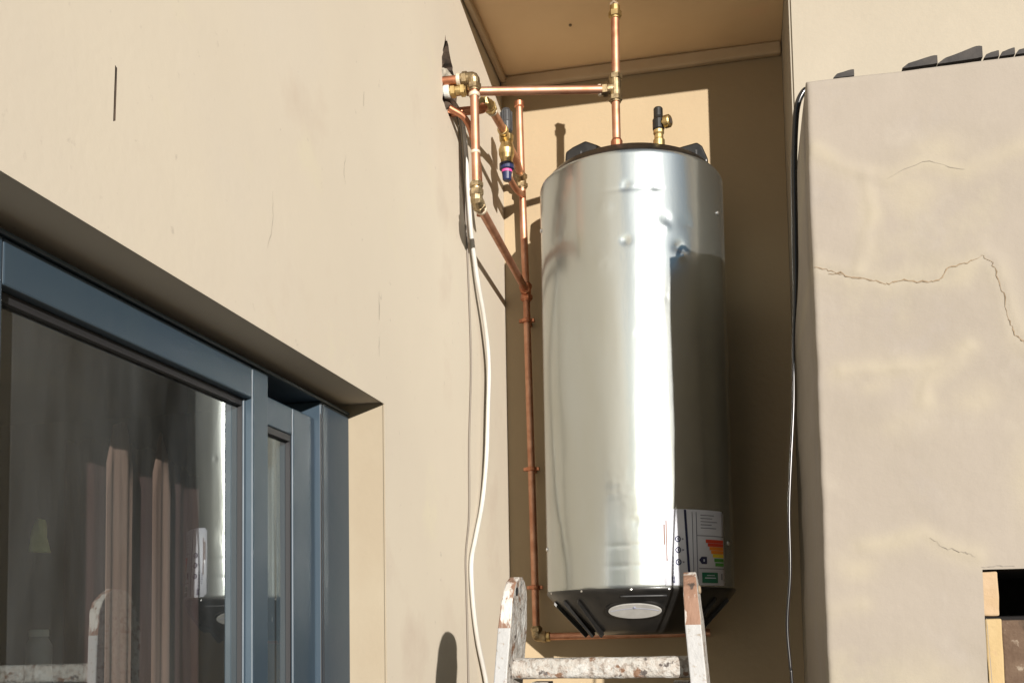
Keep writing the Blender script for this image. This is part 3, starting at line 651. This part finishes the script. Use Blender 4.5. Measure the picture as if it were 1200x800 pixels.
# main drop on the back wall
mx_, my_ = .070, -.052
pipe([(.0665, my_, 3.215), (mx_, my_, 2.985)]); pipe([(mx_+.001, my_, 2.955), (.0775, my_, 2.640)]); pipe([(.078, my_, 2.612), (.090, my_, 1.60)])
bm = nb(); lathe(bm, [(0, .0125), (.004, .015), (.018, .015), (.022, .0115)], (.0663, my_, 3.205), (0, 0, 1), 18); obj('pipe_end_cap', bm, 'copperd', pw)
bm = nb(); nut(bm, (mx_, my_, 2.985), Zu, .014, .0180); nut(bm, (mx_+.001, my_, 2.957), Zu, .014, .0180); tube(bm, [(mx_, my_, 2.95), (mx_, my_, 2.99)], .0145, 16); tube(bm, [(mx_, my_, 2.975), (mx_+.001, my_-.03, 2.985)], .0135, 14)
obj('tee_fitting', bm, 'brass', pw)
bm = nb(); nut(bm, (.078, my_, 2.640), Zu, .016, .0180); nut(bm, (.0785, my_, 2.606), Zu, .016, .0190); tube(bm, [(.078, my_, 2.60), (.078, my_, 2.645)], .0150, 16); nut(bm, Vector((.078, my_, 2.625))-d1*.02, d1, .015, .0175)
obj('tee_fitting', bm, 'copperd', pw)
for z, x in ((2.534, .0785), (2.079, .0845), (1.723, .0885)):
    bm = nb(); lathe(bm, [(-.006, .0155), (-.004, .0175), (.004, .0175), (.006, .0155)], (x, my_, z), (0, 0, 1), 20); box(bm, x-.006, x+.006, my_+.012, -.001, z-.006, z+.006)
    box(bm, x-.024, x-.012, my_-.005, my_+.006, z-.005, z+.005); box(bm, x+.012, x+.024, my_-.005, my_+.006, z-.005, z+.005); obj('pipe_clip', bm, 'copperd', pw, False, .001)
elbow((.0905, my_, 1.576), Zu, Xu, 'brass', .0148, .022); pipe([(.10, my_, 1.576), (.60, my_, 1.580)]); ring((.126, my_, 1.576), Xu, 'brassy', .0145, .012)
pipe([(.46, my_, 1.592), (.455, -.10, 1.60), (.45, -.17, 1.592)], .0105, 'copperd', 4)
# lower branch towards the mixing valve
c_el = (.080, -.500, 2.985)
pipe([(-.10, -.585, 2.928), (.02, -.575, 2.935), (.066, -.53, 2.958), (.072, -.52, 2.972)], RP, 'copperd', 6)
pipe([(.005, -.62, 2.925), (.040, -.59, 2.905), (.052, -.55, 2.86), (.050, -.50, 2.80), (.030, -.42, 2.72)], .0085, 'copperd', 6)
dv = (Vector((.071, -.275, 3.018))-Vector(c_el)).normalized()
elbow(c_el, Vector((-.35, -.9, -.25)), dv, 'brassy', .0145, .022)
pipe([Vector(c_el)+dv*.03, Vector((.071, -.275, 3.018))]); ring(Vector(c_el)+dv*.045, dv, 'olive'); ring(Vector((.071, -.300, 3.0135)), dv, 'brassy', .0155, .02)
pipe([(.071, -.235, 3.005), (.072, -.12, 3.000), (mx_, my_-.02, 2.985)], RP, 'copper')
pipe([(.066, -.215, 2.915), (.070, -.14, 2.91), (.073, my_-.005, 2.925)], .0095, 'copper', 5)

pv = thing('pressure_valve', 'brass pressure valve with black knob above and blue plastic cup with pink ring below', 'valve', (.069, -.25, 2.893))
bx, by = .0690, -.25
bm = nb(); lathe(bm, [(0, .012), (.006, .017), (.020, .0175), (.034, .022), (.048, .023), (.062, .018), (.070, .016), (.076, .020), (.090, .021), (.094, .014)], (bx, by, 2.930), (0, 0, 1), 24)
tube(bm, [(bx, by-.035, 3.012), (bx, by+.035, 3.006)], .0135, 14); obj('brass_body', bm, 'brassy', pv)
bm = nb(); lathe(bm, [(0, .012), (.004, .016), (.030, .018), (.034, .0165), (.064, .0150), (.072, .011)], (bx+.001, by, 3.028), (0, 0, 1), 18)
for k in range(9): 
    a = 2*PI*k/9; box(bm, bx+.001+.0165*math.cos(a)-.0015, bx+.001+.0165*math.cos(a)+.0015, by+.0165*math.sin(a)-.0015, by+.0165*math.sin(a)+.0015, 3.034, 3.090)
obj('adjusting_knob', bm, 'blackmatt', pv)
bm = nb(); lathe(bm, [(0, .0175), (.003, .0215), (.018, .0215), (.022, .016)], (bx, by, 2.918), (0, 0, 1), 20); obj('plastic_collar', bm, 'navy', pv)
bm = nb(); lathe(bm, [(0, .0155), (.007, .0155)], (bx, by, 2.911), (0, 0, 1), 20); obj('pink_ring', bm, 'magenta', pv)
bm = nb(); lathe(bm, [(0, .010), (.003, .0125), (.024, .0145)], (bx, by, 2.887), (0, 0, 1), 20); obj('plastic_cup', bm, 'navy', pv)
# plaster lump and foam packed in the wall hole
bm = nb(); bmesh.ops.create_icosphere(bm, subdivisions=4, radius=1)
for v in bm.verts:
    q_ = v.co.copy(); k = 1+.28*noise.noise(q_*1.9)+.10*noise.noise(q_*6); v.co = Vector((.026*q_.x*k-.020, -.585+.040*q_.y*k, 3.020+.022*q_.z*k))
obj('plaster_lump', bm, 'side', house, True)
for k in range(10):
    rr = random.Random(50+k); bm = nb(); bmesh.ops.create_icosphere(bm, subdivisions=2, radius=1); cy_, cz_ = -.60+rr.uniform(-.035, .03), 3.05+rr.uniform(-.012, .06)
    for v in bm.verts:
        q_ = v.co.copy(); kk = 1+.45*noise.noise(q_*2.3+Vector((k, 0, 0))); v.co = Vector((.016*q_.x*kk-.030, cy_+.013*q_.y*kk, cz_+.013*q_.z*kk))
    obj('rubble', bm, 'holem', house)

# ------------------------------------------------------------------ cables
def cable(name, pts, r, m, label, k=8, seg=10):
    bm = nb(); tube(bm, catmull(pts, k), r, seg); return tag(obj(name, bm, m, None, True), label, 'cable')
off = .014
W_ = [(-.010, -.599, 2.963), (.012, -.597, 2.947), (.015, -.536, 2.934), (.015, -.498, 2.86), (.014, -.475, 2.753), (.014, -.446, 2.647), (.018, -.404, 2.544), (.022, -.351, 2.452), (.022, -.31, 2.343),
      (.020, -.32, 2.208), (.018, -.34, 2.062), (.012, -.37, 1.94), (.010, -.436, 1.842), (.009, -.479, 1.772), (.010, -.471, 1.672), (.012, -.436, 1.572), (.014, -.361, 1.457), (.014, -.29, 1.30), (.012, -.26, .9), (.012, -.27, .02)]
cable('white_cable', W_, .0062, 'cablew', 'thick white cable hanging loosely down the beige wall from the pipe hole')
W2 = [(-.02, -.61, 2.955), (.008, -.599, 2.945), (.006, -.53, 2.915), (.005, -.498, 2.814), (.004, -.467, 2.687), (.004, -.444, 2.485), (.004, -.436, 2.301), (.004, -.465, 2.088), (.004, -.474, 1.906), (.004, -.513, 1.792), (.004, -.511, 1.682), (.004, -.505, 1.465), (.004, -.50, .8), (.004, -.50, .02)]
cable('thin_cable', W2, .0024, 'greyw', 'thin grey wire running down the beige wall left of the white cable')
BC = [(.905, -1.02, 2.634), (.878, -1.03, 2.636), (.856, -1.03, 2.645), (.846, -1.03, 2.640), (.835, -1.03, 2.616), (.829, -1.03, 2.571), (.824, -1.03, 2.485), (.821, -1.03, 2.348), (.818, -1.03, 2.247), (.811, -1.03, 2.146), (.807, -1.03, 2.029), (.798, -1.03, 1.913), (.791, -1.03, 1.814), (.789, -1.03, 1.699), (.780, -1.03, 1.601), (.783, -1.03, 1.52), (.786, -1.03, 1.45), (.80, -1.03, .9), (.79, -1.03, .02)]
P = catmull(BC, 8); bm = nb(); rad = [.0062 if p.z > 2.30 else max(.0030, .0062-.0032*(2.30-p.z)/.12) for p in P]
tube(bm, P, rad, 12); tag(obj('black_cable', bm, 'cableb', None, True), 'glossy black cable hanging over the left end of the low plastered wall', 'cable')

# ------------------------------------------------------------------ stepladder
lad = thing('stepladder', 'old wooden stepladder splashed with white paint standing under the water heater', 'ladder', (.45, -1.5, 0))
TZ = 1.694; lean = .16
def stile(xb, xt, w, sgn):
    """stile: side profile with a round top and sloped front shoulder, leaning back and splayed"""
    prof = [(-.052, -1.69), (.082, -1.69), (.082, -.085)]
    for k in range(9):
        a = math.radians(-5+k*22); prof.append((.012+.062*math.cos(a), -.056+.056*math.sin(a)))
    prof += [(-.049, -.070), (-.0515, -.092)]
    bm = nb(); A = []; C_ = []
    for dy, dz in prof:
        t = -dz/1.69; xc = xt+(xb-xt)*t; y = -1.262+dy-lean*t*1.2
        ws = w*(.80+.20*min(1, -dz/.10))
        jx = .0015*noise.noise(Vector((dy*30, dz*30, xb)))
        A.append(bm.verts.new((xc-ws/2+jx, y, TZ+dz))); C_.append(bm.verts.new((xc+ws/2+jx, y, TZ+dz)))
    bm.faces.new(A); bm.faces.new(C_[::-1]); n = len(prof)
    for i in range(n): bm.faces.new([A[i], C_[i], C_[(i+1) % n], A[(i+1) % n]])
    bmesh.ops.recalc_face_normals(bm, faces=bm.faces)
    # painted below, bare timber near the top of the front edge
    bmesh.ops.bisect_plane(bm, geom=bm.verts[:]+bm.edges[:]+bm.faces[:], plane_co=(0, 0, TZ-.092), plane_no=(0, .1, 1))
    bmesh.ops.bisect_plane(bm, geom=bm.verts[:]+bm.edges[:]+bm.faces[:], plane_co=(0, 0, TZ-.045), plane_no=(0, -.2, 1))
    bmesh.ops.triangulate(bm, faces=[f for f in bm.faces if len(f.verts) > 4])
    for f in bm.faces:
        c = f.calc_center_median(); nn = f.normal
        if abs(nn.x) > .7: f.material_index = 0 
        elif c.z < TZ-.09: f.material_index = 1
        else: f.material_index = 2
    return obj('stile', bm, ['ladderp', 'ladderw', 'ladderb'], lad, False, .0022, 2)
sl = stile(.185, .302, .0235, -1); sr = stile(.735, .611, .0275, 1)
bm = nb()                                                                # bolt hole with a dark bolt
lathe(bm, [(0, .0075), (.0012, .0075)], (.3115, -1.292, TZ-.028), (1, 0, -.07), 14); obj('bolt_hole', bm, 'soot', sl)
for sx, xx, p_ in ((1, .6258, sr),):
    bm = nb(); lathe(bm, [(0, .0075), (.003, .007), (.004, .004)], (xx, -1.262, TZ-.032), (1, 0, .07), 12); obj('bolt', bm, 'crackm', p_)
for k in range(5):
    z = 1.531-.29*k; t = (TZ-z)/1.69; y = -1.262-lean*t*1.2
    xl = .302-.117*t+.0095; xr = .611+.124*t-.0115
    bm = nb(); NS = 26; rings = []
    for i in range(NS+1):
        u = i/NS; ring_ = []
        for q in range(16):
            a = 2*PI*q/16; ca, sa = math.cos(a), math.sin(a); e = .55
            sy = math.copysign(abs(ca)**e, ca); sz = math.copysign(abs(sa)**e, sa)
            nn = 1+.06*noise.noise(Vector((u*9, q*.4, k)))
            ring_.append(bm.verts.new((xl+(xr-xl)*u, y+.0165*sy*nn, z+.0185*sz*nn)))
        rings.append(ring_)
    for a_, c_ in zip(rings, rings[1:]):
        for q in range(16): bm.faces.new([a_[q], a_[(q+1) % 16], c_[(q+1) % 16], c_[q]])
    obj('rung', bm, 'ladderp', lad, True)
# rear frame hinged behind the front one
def rear(x_t, x_b, w):
    bm = nb(); A = []; 
    for z, y in ((TZ-.19, -1.235), (0.0, -.62)):
        t = (TZ-z)/1.69; xc = x_t+(x_b-x_t)*t
        A.append([bm.verts.new((xc-w/2, y, z)), bm.verts.new((xc+w/2, y, z)), bm.verts.new((xc+w/2, y+.05, z)), bm.verts.new((xc-w/2, y+.05, z))])
    for i in range(4): bm.faces.new([A[0][i], A[0][(i+1) % 4], A[1][(i+1) % 4], A[1][i]])
    bm.faces.new(A[0][::-1]); bm.faces.new(A[1]); obj('rear_leg', bm, 'ladderp', lad)
rear(.345, .28, .030); rear(.580, .66, .026)
